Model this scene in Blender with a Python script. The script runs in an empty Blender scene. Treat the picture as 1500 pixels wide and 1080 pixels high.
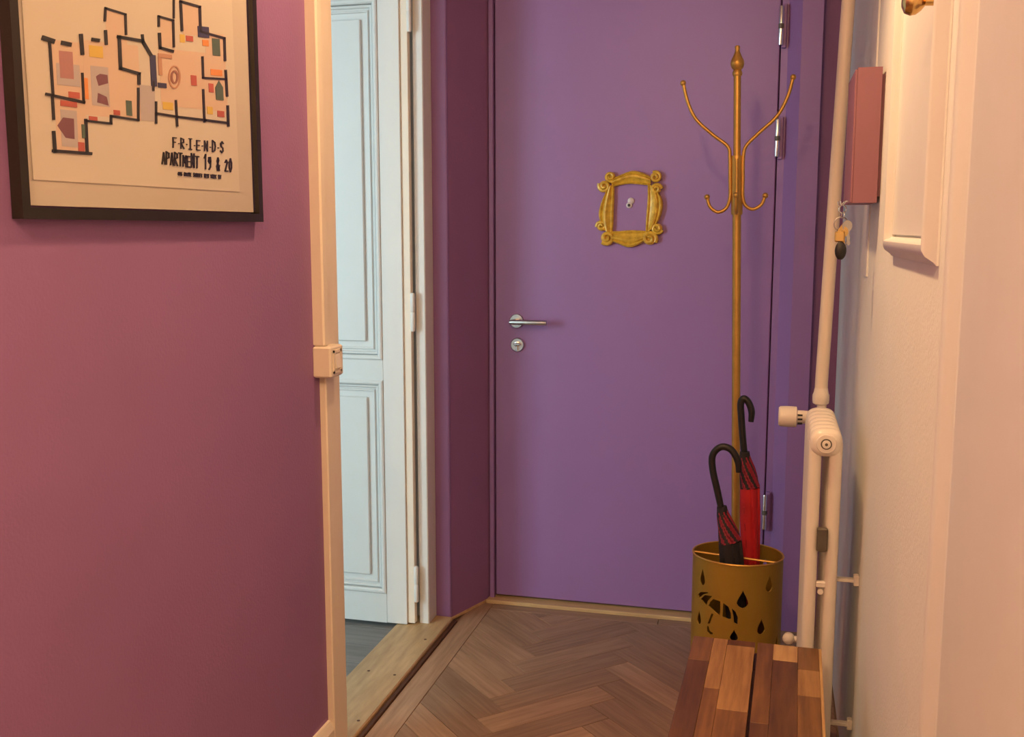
import bpy, math, random
from mathutils import Vector, Matrix, geometry
random.seed(7)
PI = math.pi

# ------------------------------------------------------------------ camera
FPX, CX, CY, VX, VY, EYE = 1500.0, 750.0, 540.0, 1135.0, 335.0, 1.40
pitch = math.atan((CY - VY) / FPX)
yaw = math.atan((VX - CX) * math.cos(pitch) / FPX)
FW = Vector((-math.sin(yaw) * math.cos(pitch), math.cos(yaw) * math.cos(pitch), -math.sin(pitch)))
RT = Vector((math.cos(yaw), math.sin(yaw), 0.0))
UP = RT.cross(FW)
EY = Vector((0, 0, EYE))
scene = bpy.context.scene
C = scene.collection
cam_d = bpy.data.cameras.new('camera')
cam_d.sensor_width = 36.0
cam_d.lens = 36.0 * FPX / 1500.0
cam_d.clip_start = 0.02
cam = bpy.data.objects.new('camera', cam_d)
cam.location = EY
cam.rotation_euler = (PI / 2 - pitch, 0, yaw)
C.objects.link(cam)
scene.camera = cam

# ------------------------------------------------------------------ world, lights, exposure
w = bpy.data.worlds.new('world'); scene.world = w; w.use_nodes = True
w.node_tree.nodes['Background'].inputs[0].default_value = (0.75, 0.93, 1.0, 1)
w.node_tree.nodes['Background'].inputs[1].default_value = 1.0

def light(name, kind, loc, energy, color, **kw):
    d = bpy.data.lights.new(name, kind); d.energy = energy; d.color = color
    for k, v in kw.items(): setattr(d, k, v)
    o = bpy.data.objects.new(name, d); o.location = loc; C.objects.link(o)
    return o
WARM = (1.0, 0.60, 0.29)
def spot(name, loc, aim, energy, ang):
    o = light(name, 'SPOT', loc, energy, WARM, shadow_soft_size=0.04, spot_size=math.radians(ang), spot_blend=0.9)
    o.rotation_euler = (Vector(aim) - Vector(loc)).to_track_quat('-Z', 'Y').to_euler()
    return o
# above the frame: a ceiling fitting with two swivelled spots; a second hall lamp on the ceiling behind the viewer
spot('ceiling_spot_poster_wall_offscreen', (-0.50, 2.20, 2.50), (-1.07, 1.55, 1.2), 44, 115)
spot('ceiling_spot_white_wall_offscreen', (-0.42, 2.15, 2.50), (0.22, 1.55, 1.1), 66, 115)
light('ceiling_lamp_rear_offscreen', 'POINT', (-0.42, -0.10, 2.48), 54, WARM, shadow_soft_size=0.08)
WIN = (-0.55, 0.75, 0.75, 2.25)        # window of the side room: y0 y1 z0 z1
wl = light('window_left_offscreen', 'AREA', (-3.74, (WIN[0] + WIN[1]) / 2, (WIN[2] + WIN[3]) / 2), 96, (0.74, 1.0, 1.06),
           shape='RECTANGLE', size=WIN[3] - WIN[2], size_y=WIN[1] - WIN[0])
wl.rotation_euler = (0, -PI / 2, 0)
vs = scene.view_settings
vs.view_transform = 'Standard'; vs.look = 'None'; vs.gamma = 1.0; vs.use_curve_mapping = False
vs.exposure = 0.22

# ------------------------------------------------------------------ helpers
def ray(x, y): return FW * FPX + RT * (x - CX) + UP * (CY - y)
def at_x(x, y, X): d = ray(x, y); return EY + d * (X / d.x)
def at_y(x, y, Y): d = ray(x, y); return EY + d * (Y / d.y)

class MB:
    def __init__(s): s.v = []; s.f = []; s.mi = []; s.m = 0
    def add(s, vs_, fs):
        o = len(s.v); s.v += [tuple(p) for p in vs_]
        for f in fs: s.f.append(tuple(i + o for i in f)); s.mi.append(s.m)
        return s
    def box(s, x0, x1, y0, y1, z0, z1, b=0.0):
        if b <= 0:
            vs_ = [(x, y, z) for z in (z0, z1) for y in (y0, y1) for x in (x0, x1)]
            return s.add(vs_, [(0, 2, 3, 1), (4, 5, 7, 6), (0, 1, 5, 4), (2, 6, 7, 3), (0, 4, 6, 2), (1, 3, 7, 5)])
        # bevelled: rounded vertical outline with chamfered top and bottom
        def ring(i, z):
            return [(x0 + i + b, y0 + i, z), (x1 - i - b, y0 + i, z), (x1 - i, y0 + i + b, z), (x1 - i, y1 - i - b, z),
                    (x1 - i - b, y1 - i, z), (x0 + i + b, y1 - i, z), (x0 + i, y1 - i - b, z), (x0 + i, y0 + i + b, z)]
        return s.loft([ring(b, z0), ring(0, z0 + b), ring(0, z1 - b), ring(b, z1)], True)
    def loft(s, rings, caps=False, closed=True):
        n = len(rings[0]); vs_ = [p for r in rings for p in r]; fs = []
        for i in range(len(rings) - 1):
            for j in range(n if closed else n - 1):
                a = i * n + j; b = i * n + (j + 1) % n
                fs.append((a, b, b + n, a + n))
        if caps:
            fs.append(tuple(reversed(range(n)))); fs.append(tuple(range((len(rings) - 1) * n, len(rings) * n)))
        return s.add(vs_, fs)
    def lathe(s, prof, c=(0, 0, 0), axis='z', n=20, caps=True):
        rings = []
        for r, h in prof:
            ring = []
            for k in range(n):
                a = 2 * PI * k / n; p, q = r * math.cos(a), r * math.sin(a)
                if axis == 'z': v = (p, q, h)
                elif axis == 'y': v = (q, h, p)
                else: v = (h, p, q)
                ring.append((v[0] + c[0], v[1] + c[1], v[2] + c[2]))
            rings.append(ring)
        return s.loft(rings, caps)
    def tube(s, pts, r, n=10, caps=True, sm=0):
        pts = [Vector(p) for p in pts]
        rr = r if isinstance(r, (list, tuple)) else [r] * len(pts)
        if sm:
            pts, rr = catmull(pts, list(rr), sm)
        T0 = (pts[1] - pts[0]).normalized()
        N = T0.orthogonal().normalized(); rings = []
        for i, p in enumerate(pts):
            T = (pts[min(i + 1, len(pts) - 1)] - pts[max(i - 1, 0)]).normalized()
            N = (N - T * N.dot(T)).normalized(); B = T.cross(N)
            rings.append([p + (N * math.cos(2 * PI * k / n) + B * math.sin(2 * PI * k / n)) * rr[i] for k in range(n)])
        return s.loft(rings, caps)
    def sphere(s, c, r, n=12, m=8, sc=(1, 1, 1)):
        rings = []
        for i in range(1, m):
            a = PI * i / m
            rings.append([(c[0] + sc[0] * r * math.sin(a) * math.cos(2 * PI * k / n), c[1] + sc[1] * r * math.sin(a) * math.sin(2 * PI * k / n),
                           c[2] - sc[2] * r * math.cos(a)) for k in range(n)])
        return s.loft(rings, True)
    def prism(s, poly, d0, d1, fn):
        """extrude a 2D polygon; fn(u, v, d) -> xyz"""
        return s.loft([[fn(u, v, d0) for u, v in poly], [fn(u, v, d1) for u, v in poly]], True)
    def build(s, name, mats, parent=None, smooth=False, origin=None):
        me = bpy.data.meshes.new(name)
        vv = s.v if origin is None else [(x - origin[0], y - origin[1], z - origin[2]) for x, y, z in s.v]
        me.from_pydata(vv, [], s.f)
        for m in (mats if isinstance(mats, (list, tuple)) else [mats]): me.materials.append(m)
        for p, i in zip(me.polygons, s.mi): p.material_index = i
        me.validate()
        import bmesh
        bm = bmesh.new(); bm.from_mesh(me); bmesh.ops.recalc_face_normals(bm, faces=bm.faces); bm.to_mesh(me); bm.free()
        if smooth:
            me.polygons.foreach_set('use_smooth', [True] * len(me.polygons))
            me.set_sharp_from_angle(angle=math.radians(38))
        o = bpy.data.objects.new(name, me); C.objects.link(o)
        if origin is not None: o.location = origin
        if parent is not None: attach(o, parent)
        return o

def catmull(pts, rr, k):
    P = [pts[0] * 2 - pts[1]] + pts + [pts[-1] * 2 - pts[-2]]
    out, ro = [], []
    for i in range(1, len(P) - 2):
        for j in range(k):
            t = j / k
            out.append(0.5 * ((2 * P[i]) + (-P[i - 1] + P[i + 1]) * t + (2 * P[i - 1] - 5 * P[i] + 4 * P[i + 1] - P[i + 2]) * t * t
                              + (-P[i - 1] + 3 * P[i] - 3 * P[i + 1] + P[i + 2]) * t ** 3))
            ro.append(rr[i - 1] * (1 - t) + rr[i] * t)
    out.append(pts[-1]); ro.append(rr[-1])
    return out, ro

def attach(o, parent):
    """parent while keeping the mesh where it was written (world coordinates)"""
    o.parent = parent
    o.matrix_parent_inverse = world_of(parent).inverted()
def world_of(o):
    m = Matrix.LocRotScale(o.location, o.rotation_euler, o.scale)
    return (world_of(o.parent) @ o.matrix_parent_inverse @ m) if o.parent else m
def tag(o, label, cat, group=None):
    o['label'] = label; o['category'] = cat
    if group: o['group'] = group
    return o
def thing(name, loc, label, cat, group=None):
    o = bpy.data.objects.new(name, None); o.empty_display_size = 0.05; o.location = loc; C.objects.link(o)
    return tag(o, label, cat, group)
def struct(o, label=None, cat=None):
    o['kind'] = 'structure'
    if label: o['label'] = label
    if cat: o['category'] = cat
    return o
def sempty(name, loc, label, cat):
    o = bpy.data.objects.new(name, None); o.location = loc; C.objects.link(o)
    return struct(o, label, cat)

# ------------------------------------------------------------------ materials
def mat(name, col, rough=0.55, metal=0.0, var=0.0, vscale=6.0, bump=0.0, bscale=180.0, spec=None, stretch=None, col2=None, rnd=0.0, coat=0.0):
    m = bpy.data.materials.new(name); m.use_nodes = True
    nt = m.node_tree; N = nt.nodes; L = nt.links; b = N['Principled BSDF']
    b.inputs['Roughness'].default_value = rough; b.inputs['Metallic'].default_value = metal
    if spec is not None: b.inputs['Specular IOR Level'].default_value = spec
    if coat: b.inputs['Coat Weight'].default_value = coat; b.inputs['Coat Roughness'].default_value = 0.12
    c = (*col, 1)
    tc = N.new('ShaderNodeTexCoord'); src = tc.outputs['Object']
    if stretch:
        mp = N.new('ShaderNodeMapping'); mp.inputs['Scale'].default_value = stretch
        L.new(src, mp.inputs['Vector'])
        if rnd:
            oi = N.new('ShaderNodeObjectInfo'); sc = N.new('ShaderNodeVectorMath'); sc.operation = 'SCALE'
            cb = N.new('ShaderNodeCombineXYZ')
            for k in range(3): L.new(oi.outputs['Random'], cb.inputs[k])
            sc.inputs['Scale'].default_value = 37.0
            L.new(cb.outputs[0], sc.inputs[0]); L.new(sc.outputs[0], mp.inputs['Location'])
        src = mp.outputs['Vector']
    out = None
    if var or col2:
        nz = N.new('ShaderNodeTexNoise'); nz.inputs['Scale'].default_value = vscale; nz.inputs['Detail'].default_value = 6
        nz.inputs['Roughness'].default_value = 0.6
        L.new(src, nz.inputs['Vector'])
        rp = N.new('ShaderNodeValToRGB')
        c2 = (*col2, 1) if col2 else tuple(x * (1 - var) for x in col) + (1,)
        rp.color_ramp.elements[0].position = 0.32; rp.color_ramp.elements[1].position = 0.68
        rp.color_ramp.elements[0].color = c2; rp.color_ramp.elements[1].color = c
        L.new(nz.outputs['Fac'], rp.inputs['Fac']); out = rp.outputs['Color']
        if rnd:
            oi2 = N.new('ShaderNodeObjectInfo'); mr = N.new('ShaderNodeMapRange')
            mr.inputs['To Min'].default_value = 1 - rnd; mr.inputs['To Max'].default_value = 1 + rnd
            L.new(oi2.outputs['Random'], mr.inputs['Value'])
            hs = N.new('ShaderNodeHueSaturation'); L.new(mr.outputs['Result'], hs.inputs['Value']); L.new(out, hs.inputs['Color'])
            out = hs.outputs['Color']
        L.new(out, b.inputs['Base Color'])
    else:
        b.inputs['Base Color'].default_value = c
    if bump:
        n2 = N.new('ShaderNodeTexNoise'); n2.inputs['Scale'].default_value = bscale; n2.inputs['Detail'].default_value = 3
        L.new(src if stretch else tc.outputs['Object'], n2.inputs['Vector'])
        bp = N.new('ShaderNodeBump'); bp.inputs['Strength'].default_value = bump; bp.inputs['Distance'].default_value = 0.002
        L.new(n2.outputs['Fac'], bp.inputs['Height']); L.new(bp.outputs['Normal'], b.inputs['Normal'])
    return m

M = {}
M['purple_wall'] = mat('purple_wall', (0.29, 0.138, 0.315), 0.6, var=0.07, vscale=3, bump=0.35, bscale=160)
M['purple_gloss'] = mat('purple_gloss', (0.29, 0.155, 0.385), 0.42, var=0.05, vscale=4, bump=0.08, bscale=90)
M['white_wall'] = mat('white_wall', (0.83, 0.85, 0.82), 0.75, var=0.04, vscale=5, bump=0.35, bscale=130)
M['white_paint'] = mat('white_paint', (0.83, 0.84, 0.81), 0.38, var=0.04, vscale=8)
M['cream_paint'] = mat('cream_paint', (0.82, 0.73, 0.62), 0.4, var=0.05, vscale=9)
M['room_white'] = mat('room_white', (0.71, 0.71, 0.70), 0.4, var=0.03)
M['room_wall'] = mat('room_wall', (0.80, 0.80, 0.78), 0.8, var=0.03)
M['ceiling'] = mat('ceiling', (0.80, 0.77, 0.74), 0.85)
M['oak'] = mat('oak', (0.37, 0.235, 0.142), 0.5, col2=(0.24, 0.142, 0.080), vscale=3.0, stretch=(1.6, 22, 22), rnd=0.22, bump=0.1, bscale=8)
M['oak_floor_base'] = mat('oak_floor_base', (0.33, 0.21, 0.125), 0.7)
M['threshold_wood'] = mat('threshold_wood', (0.56, 0.385, 0.20), 0.5, col2=(0.38, 0.25, 0.12), vscale=2.5, stretch=(14, 2, 14), bump=0.1, bscale=10)
M['sill_wood'] = mat('sill_wood', (0.62, 0.42, 0.20), 0.45, col2=(0.48, 0.30, 0.14), vscale=3, stretch=(2, 14, 14))
M['dark_wood'] = mat('dark_wood', (0.10, 0.040, 0.014), 0.6, var=0.3, vscale=10)
M['grey_vinyl'] = mat('grey_vinyl', (0.21, 0.20, 0.19), 0.6, col2=(0.15, 0.145, 0.14), vscale=3, stretch=(1.5, 16, 16), rnd=0.12)
M['gold'] = mat('gold', (0.66, 0.40, 0.10), 0.42, metal=0.75, var=0.12, vscale=30)
M['gold_paint'] = mat('gold_paint', (0.78, 0.48, 0.05), 0.38, metal=0.1, col2=(0.50, 0.27, 0.025), vscale=60)
M['gold_stand'] = mat('gold_stand', (0.44, 0.285, 0.045), 0.5, metal=0.55, var=0.12, vscale=7)
M['chrome'] = mat('chrome', (0.75, 0.75, 0.76), 0.22, metal=1.0)
M['steel'] = mat('steel', (0.56, 0.54, 0.52), 0.32, metal=1.0)
M['dull_metal'] = mat('dull_metal', (0.55, 0.47, 0.46), 0.5, metal=0.3)
M['brass'] = mat('brass', (0.62, 0.40, 0.15), 0.25, metal=1.0)
M['brass_key'] = mat('brass_key', (0.62, 0.42, 0.16), 0.4, metal=0.7)
M['black'] = mat('black', (0.012, 0.011, 0.012), 0.45)
M['black_frame'] = mat('black_frame', (0.022, 0.016, 0.012), 0.35, var=0.3, vscale=20)
M['black_fabric'] = mat('black_fabric', (0.018, 0.015, 0.02), 0.75, bump=0.2)
M['red_fabric'] = mat('red_fabric', (0.55, 0.012, 0.02), 0.6, var=0.15, vscale=20, bump=0.2)
M['red_dark'] = mat('red_dark', (0.30, 0.015, 0.04), 0.65, var=0.2, vscale=20)
M['rad_white'] = mat('rad_white', (0.82, 0.76, 0.68), 0.35)
M['grey_plastic'] = mat('grey_plastic', (0.11, 0.095, 0.075), 0.5)
M['pink_metal'] = mat('pink_metal', (0.29, 0.118, 0.160), 0.5, var=0.05, vscale=6)
M['paper'] = mat('paper', (0.68, 0.61, 0.52), 0.8, var=0.03)
M['mat_board'] = mat('mat_board', (0.60, 0.53, 0.45), 0.8)
M['ink'] = mat('ink', (0.02, 0.016, 0.02), 0.7)
M['glassy'] = bpy.data.materials.new('picture_glass'); M['glassy'].use_nodes = True
nt = M['glassy'].node_tree; nt.nodes.clear()
o_ = nt.nodes.new('ShaderNodeOutputMaterial'); mx = nt.nodes.new('ShaderNodeMixShader')
tr = nt.nodes.new('ShaderNodeBsdfTransparent'); gl = nt.nodes.new('ShaderNodeBsdfGlossy'); gl.inputs['Roughness'].default_value = 0.12
lw = nt.nodes.new('ShaderNodeLayerWeight'); lw.inputs['Blend'].default_value = 0.5
pw = nt.nodes.new('ShaderNodeMath'); pw.operation = 'POWER'; pw.inputs[1].default_value = 5.0
fr = nt.nodes.new('ShaderNodeMath'); fr.operation = 'MULTIPLY_ADD'; fr.inputs[1].default_value = 0.9; fr.inputs[2].default_value = 0.035
nt.links.new(lw.outputs['Facing'], pw.inputs[0]); nt.links.new(pw.outputs[0], fr.inputs[0])
nt.links.new(fr.outputs[0], mx.inputs[0]); nt.links.new(tr.outputs[0], mx.inputs[1]); nt.links.new(gl.outputs[0], mx.inputs[2])
nt.links.new(mx.outputs[0], o_.inputs[0])

# ------------------------------------------------------------------ room shell
XL, XR, YB, ZC, YR = -1.07, 0.22, 3.64, 2.72, -1.30     # hall planes
XLR = -1.24                                             # room face of the left wall
DY0, DY1, DZ = 2.375, 3.285, 2.32                       # doorway in the left wall
RX, RY0, RY1 = -3.7, -1.5, 3.75                         # side room

# hall floor: base slab with herringbone blocks on it
floor = struct(MB().box(XLR + .0, XR + .3, YR - .1, YB + .1, -0.12, -0.012).build('floor', M['oak_floor_base']),
               'herringbone oak parquet floor of the hallway', 'floor')
PL, PW = 0.425, 0.0945
q = math.sqrt(0.5)
T0 = Vector((-0.484 - (PL - PW) * q, 2.974 - (PL + PW) * q))
def clip(poly, a, b, c):      # keep a*x + b*y <= c
    out = []
    for i in range(len(poly)):
        p, r = poly[i], poly[(i + 1) % len(poly)]
        dp, dr = a * p[0] + b * p[1] - c, a * r[0] + b * r[1] - c
        if dp <= 0: out.append(p)
        if dp * dr < 0:
            t = dp / (dp - dr); out.append((p[0] + (r[0] - p[0]) * t, p[1] + (r[1] - p[1]) * t))
    return out
FX0, FX1, FY0, FY1 = -0.978, XR - 0.004, YR + 0.02, 3.515
def plank_at(rx, ry, vert):
    g = 0.0007
    l, ww = PL - 2 * g, PW - 2 * g
    ang = PI / 4 + (PI / 2 if vert else 0)
    cx_, cy_ = (rx + PW / 2, ry + PL / 2) if vert else (rx + PL / 2, ry + PW / 2)
    c = T0 + Vector(((cx_ - cy_) * q, (cx_ + cy_) * q))
    if not (FX0 - .3 < c.x < FX1 + .3 and FY0 - .3 < c.y < FY1 + .3): return
    ca, sa = math.cos(ang), math.sin(ang)
    pts = [(c.x + ca * u - sa * v, c.y + sa * u + ca * v) for u, v in ((-l / 2, -ww / 2), (l / 2, -ww / 2), (l / 2, ww / 2), (-l / 2, ww / 2))]
    for a, b, d in ((-1, 0, -FX0), (1, 0, FX1), (0, -1, -FY0), (0, 1, FY1)): pts = clip(pts, a, b, d)
    if len(pts) < 3: return
    area = abs(sum(pts[i][0] * pts[(i + 1) % len(pts)][1] - pts[(i + 1) % len(pts)][0] * pts[i][1] for i in range(len(pts)))) / 2
    if area < 0.0006: return
    loc = [((x - c.x) * ca + (y - c.y) * sa, -(x - c.x) * sa + (y - c.y) * ca) for x, y in pts]
    mx_, my_ = sum(p[0] for p in loc) / len(loc), sum(p[1] for p in loc) / len(loc)
    mb = MB(); e = 0.0012
    def shr(p): 
        d = Vector((mx_ - p[0], my_ - p[1])); d = d.normalized() * e if d.length else d
        return p[0] + d.x, p[1] + d.y
    mb.loft([[(x, y, -0.0125) for x, y in loc], [(x, y, -0.0012) for x, y in loc], [(*shr(p), 0.0) for p in loc]], True)
    o = mb.build('plank', M['oak'])
    o.location = (c.x, c.y, 0); o.rotation_euler = (0, 0, ang); o.parent = floor
for i in range(-4, 5):
    for j in range(-45, 46):
        ox, oy = j * PW + i * PL, j * PW - i * PL
        plank_at(ox, oy, False)
        plank_at(ox + PL, oy + PW - PL, True)
def strip(x0, x1, y0, y1, z0=-.0125, z1=0.0, name='border_board', m='oak', parent=floor, rot=False):
    cx_, cy_ = (x0 + x1) / 2, (y0 + y1) / 2
    hx, hy = (x1 - x0) / 2, (y1 - y0) / 2
    mb = MB()
    if rot: mb.box(-hy, hy, -hx, hx, z0, z1, .001)
    else: mb.box(-hx, hx, -hy, hy, z0, z1, .001)
    o = mb.build(name, M[m]); o.location = (cx_, cy_, 0)
    if rot: o.rotation_euler = (0, 0, PI / 2)
    o.parent = parent
    return o
strip(XL + .012, FX0 - .0015, 2.35, 3.57, rot=True)
strip(XL + .012, FX0 - .0015, 0.75, 2.348, rot=True)
strip(XL + .012, FX0 - .0015, YR + .02, 0.748, rot=True)
strip(FX0 - .001, -0.36, FY1 + .0015, 3.572)
strip(-0.358, XR - .004, FY1 + .0015, 3.572)
# sill strip under the back door, threshold of the side doorway
struct(MB().box(-1.01, 0.14, 3.573, 3.66, -0.02, 0.012, .003).build('trim_1', M['sill_wood']), 'pale wooden sill strip under the purple door', 'sill')
th = struct(MB().box(XLR - .01, XL - .004, DY0 + .002, DY1 + .083, -0.02, 0.016, .004).build('trim_2', M['threshold_wood']),
            'worn pale oak threshold board in the side doorway', 'threshold')
for px, py in ((623, 937), (540, 983), (578, 989), (525, 1056)):
    d = ray(px, py); p = EY + d * ((0.016 - EYE) / d.z)
    MB().lathe([(.005, 0.0155), (.005, .0166), (.003, .0168)], (p.x, p.y, 0), n=8).build('nail_head', M['dark_wood'], th)
struct(MB().box(XL - .004, XL + .011, DY0 - .02, DY1 + .085, -0.02, 0.006, .002).build('trim_3', M['dark_wood']), 'dark brown edge strip along the threshold', 'edge strip')

# ceiling and walls
struct(MB().box(RX - .1, XR + .2, RY0 - .1, YB + .3, ZC, ZC + .1).build('ceiling', M['ceiling']), 'plain white ceiling', 'ceiling')
wl_ = struct(MB().box(XLR, XL, YR - .1, DY0, 0, ZC).build('wall_left', [M['purple_wall']]), 'purple wallpapered hallway wall holding the framed poster', 'wall')
wlt = MB().box(XLR, XL, DY0, DY1, DZ, ZC).build('wall_left_over_doorway', M['purple_wall'], wl_)
# far return: from the doorway to the back wall, slightly slanted
mb = MB()
poly = [(XLR - .0, 3.38), (-1.09, 3.38), (-1.085, 3.384), (-1.002, 3.62), (-1.002, YB + .1), (XLR, YB + .1)]
mb.prism(poly, 0, ZC, lambda u, v, d: (u, v, d))
MB_far = mb.build('wall_return', M['purple_wall'], wl_)
mb = MB().prism([(-1.086, 3.384), (-1.0045, 3.612), (-0.9985, 3.612), (-1.080, 3.380)], 0.0, 0.008, lambda u, v, d: (u, v, d))
struct(mb.build('baseboard_left_return', M['sill_wood']), 'thin wooden bead at the foot of the purple return wall', 'baseboard')
# white lining of the far jamb, then the purple upright on the hall side
jm = MB(); jm.box(-1.1735, -1.138, DY1, 3.372, 0.0, DZ, .003); jm.box(XLR - .03, -1.172, 3.348, 3.372, 0.0, DZ)
struct(jm.build('trim_4', M['room_white']), 'white painted door jamb beside the open white door', 'jamb')
mb = MB().prism([(-1.1385, 3.40), (-1.1385, 3.372), (-1.089, 3.368), (-1.085, 3.371), (-1.085, 3.40)], 0.0, ZC, lambda u, v, d: (u, v, d))
struct(mb.build('trim_5', M['purple_gloss']), 'purple painted upright between the doorway jamb and the return wall', 'casing')
# near casing, cable trunk
jm = MB(); jm.box(XL - .01, -1.053, 2.292, DY0, 0.0, ZC, .003); jm.box(XLR - .01, XL - .005, DY0 - .004, DY0 + .006, 0, DZ)
struct(jm.build('trim_6', M['cream_paint']), 'cream painted doorway casing beside the purple poster wall', 'casing')
jm = MB(); jm.box(XL - .004, -1.041, 2.262, 2.2915, 1.118, ZC, .004)
struct(jm.build('trim_7', M['cream_paint']), 'cream cable trunking running up from the light switch', 'trunking')
jm = MB()
jm.prism([(XL - .004, 0), (XL + .016, 0), (XL + .016, .125), (XL + .010, .140), (XL + .006, .148), (XL - .004, .150)], YR, 2.291, lambda u, v, d: (u, d, v))
struct(jm.build('baseboard_left', M['cream_paint']), 'cream baseboard below the poster wall', 'baseboard')

# back wall with door opening
bw = struct(MB().box(0.128, XR + .1, YB, YB + .1, 0, ZC).build('wall_back', M['purple_wall']), 'purple end wall around the entrance door', 'wall')
MB().box(-1.03, 0.130, YB, YB + .1, 2.34, ZC).build('wall_over_door', M['purple_wall'], bw)
MB().box(-1.03, 0.24, YB + .03, YB + .1, 0, 2.36).build('light_block_behind_door', M['purple_wall'], bw)  # added unseen panel, stops outside light leaking through the hinge gap
# right wall, rear wall
struct(MB().box(XR, XR + .1, YR - .1, YB + .1, 0, ZC).build('wall_right', M['white_wall']), 'white textured hallway wall', 'wall')
struct(MB().box(XLR, XR + .1, YR - .1, YR, 0, ZC).build('wall_rear', M['white_wall']), 'white hallway wall opposite the purple door', 'wall')

# side room shell with its window
rf = struct(MB().box(RX, XLR, RY0, RY1, -0.12, -0.004).build('floor_side_room', M['grey_vinyl']), 'grey vinyl plank floor of the side room', 'floor')
yy = 1.5
k = 0
while yy < RY1 - .01:
    y2 = min(yy + .145, RY1)
    xs = [RX, -2.6 + .5 * (k % 3), XLR - .012]
    for a, b in zip(xs, xs[1:]):
        o = MB().box(-(b - a) / 2 + .0008, (b - a) / 2 - .0008, -(y2 - yy) / 2 + .0008, (y2 - yy) / 2 - .0008, -.004, 0.0, .0008).build('plank', M['grey_vinyl'])
        o.location = ((a + b) / 2, (yy + y2) / 2, 0); o.parent = rf
    yy += .145; k += 1
sr = struct(MB().box(RX, XLR, RY1, RY1 + .1, 0, ZC).build('wall_side_room', M['room_wall']), 'pale wall of the side room', 'wall')
MB().box(RX, XLR, RY0 - .1, RY0, 0, ZC).build('wall_panel', M['room_wall'], sr)
for a in ((RY0, WIN[0], 0, ZC), (WIN[1], RY1, 0, ZC), (WIN[0], WIN[1], 0, WIN[2]), (WIN[0], WIN[1], WIN[3], ZC)):
    MB().box(RX - .1, RX, *a).build('wall_panel', M['room_wall'], sr)
struct(MB().box(XLR - .004, XLR, RY0, DY0 - .07, 0, ZC).build('wall_side_room_inner', M['room_wall']), 'pale inner face of the side room', 'wall')

# ------------------------------------------------------------------ entrance door (door_1)
d1 = sempty('door_1', (-0.49, 3.62, 0), 'flat purple entrance door with lever handle at the end of the hallway', 'door')
MB().box(-0.983, -0.004, 3.617, 3.655, 0.02, 2.31, .003).build('door_leaf', M['purple_gloss'], d1)
mb = MB(); mb.box(-1.003, -0.986, 3.602, 3.66, 0.0, 2.335, .002); mb.box(-1.003, 0.06, 3.602, 3.66, 2.314, 2.36, .002)
mb.prism([(0.0, 3.66), (0.0, 3.622), (0.022, 3.620), (0.064, 3.566), (0.130, 3.566), (0.130, 3.66)], 0, 2.36, lambda u, v, d: (u, v, d))
mb.build('door_frame', M['purple_gloss'], d1)
for z in (2.062, 1.700, 0.415):
    h = MB(); h.lathe([(.0075, z - .062), (.0085, z - .058), (.0085, z - .006), (.0065, z - .004), (.0065, z + .004), (.0085, z + .006), (.0085, z + .058), (.0075, z + .062)], (-0.002, 3.600, 0), n=14)
    ho = h.build('hinge', M['chrome'], d1, True)
    MB().box(0.001, 0.016, 3.606, 3.624, z - .070, z + .070, .002).build('hinge_plate', M['purple_gloss'], ho)
    MB().lathe([(.0088, z - .010), (.0088, z + .006)], (-0.002, 3.600, 0), n=14).build('hinge_knuckle', M['grey_plastic'], ho)
mb = MB(); mb.lathe([(.026, 3.618), (.026, 3.611), (.024, 3.608)], (-0.901, 0, 1.066), 'y', 24); mb.lathe([(.010, 3.612), (.010, 3.560)], (-0.901, 0, 1.066), 'y', 14)
ro = mb.build('handle_rose', M['steel'], d1, True)
MB().tube([(-0.914, 3.560, 1.066), (-0.905, 3.560, 1.066), (-0.80, 3.560, 1.066), (-0.779, 3.560, 1.066)], [.0075, .0095, .0095, .0085], 14).build('lever_handle', M['steel'], d1, True)
mb = MB(); mb.lathe([(.026, 3.618), (.026, 3.610), (.023, 3.606)], (-0.898, 0, 0.979), 'y', 24)
lr = mb.build('lock_rose', M['steel'], d1, True)
mb = MB(); mb.lathe([(.010, 3.607), (.010, 3.598), (.008, 3.597)], (-0.898, 0, 0.983), 'y', 14); mb.box(-0.901, -0.895, 3.597, 3.607, .958, .985, .001)
mb.box(-0.907, -0.884, 3.589, 3.598, .979, .987, .002)
mb.build('lock_cylinder', M['chrome'], d1, True)
mb = MB(); mb.lathe([(.0105, 3.618), (.0105, 3.613), (.008, 3.612)], (-0.4965, 0, 1.481), 'y', 16)
pp = mb.build('peephole', M['dull_metal'], d1, True)
MB().lathe([(.005, 3.613), (.005, 3.6105)], (-0.4965, 0, 1.481), 'y', 12).build('peephole_lens', M['black'], pp)
MB().lathe([(.0115, 3.6175), (.0115, 3.614), (.010, 3.613)], (-0.4905, 0, 1.496), 'y', 16).build('peephole_cover', M['dull_metal'], pp, True)

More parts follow.
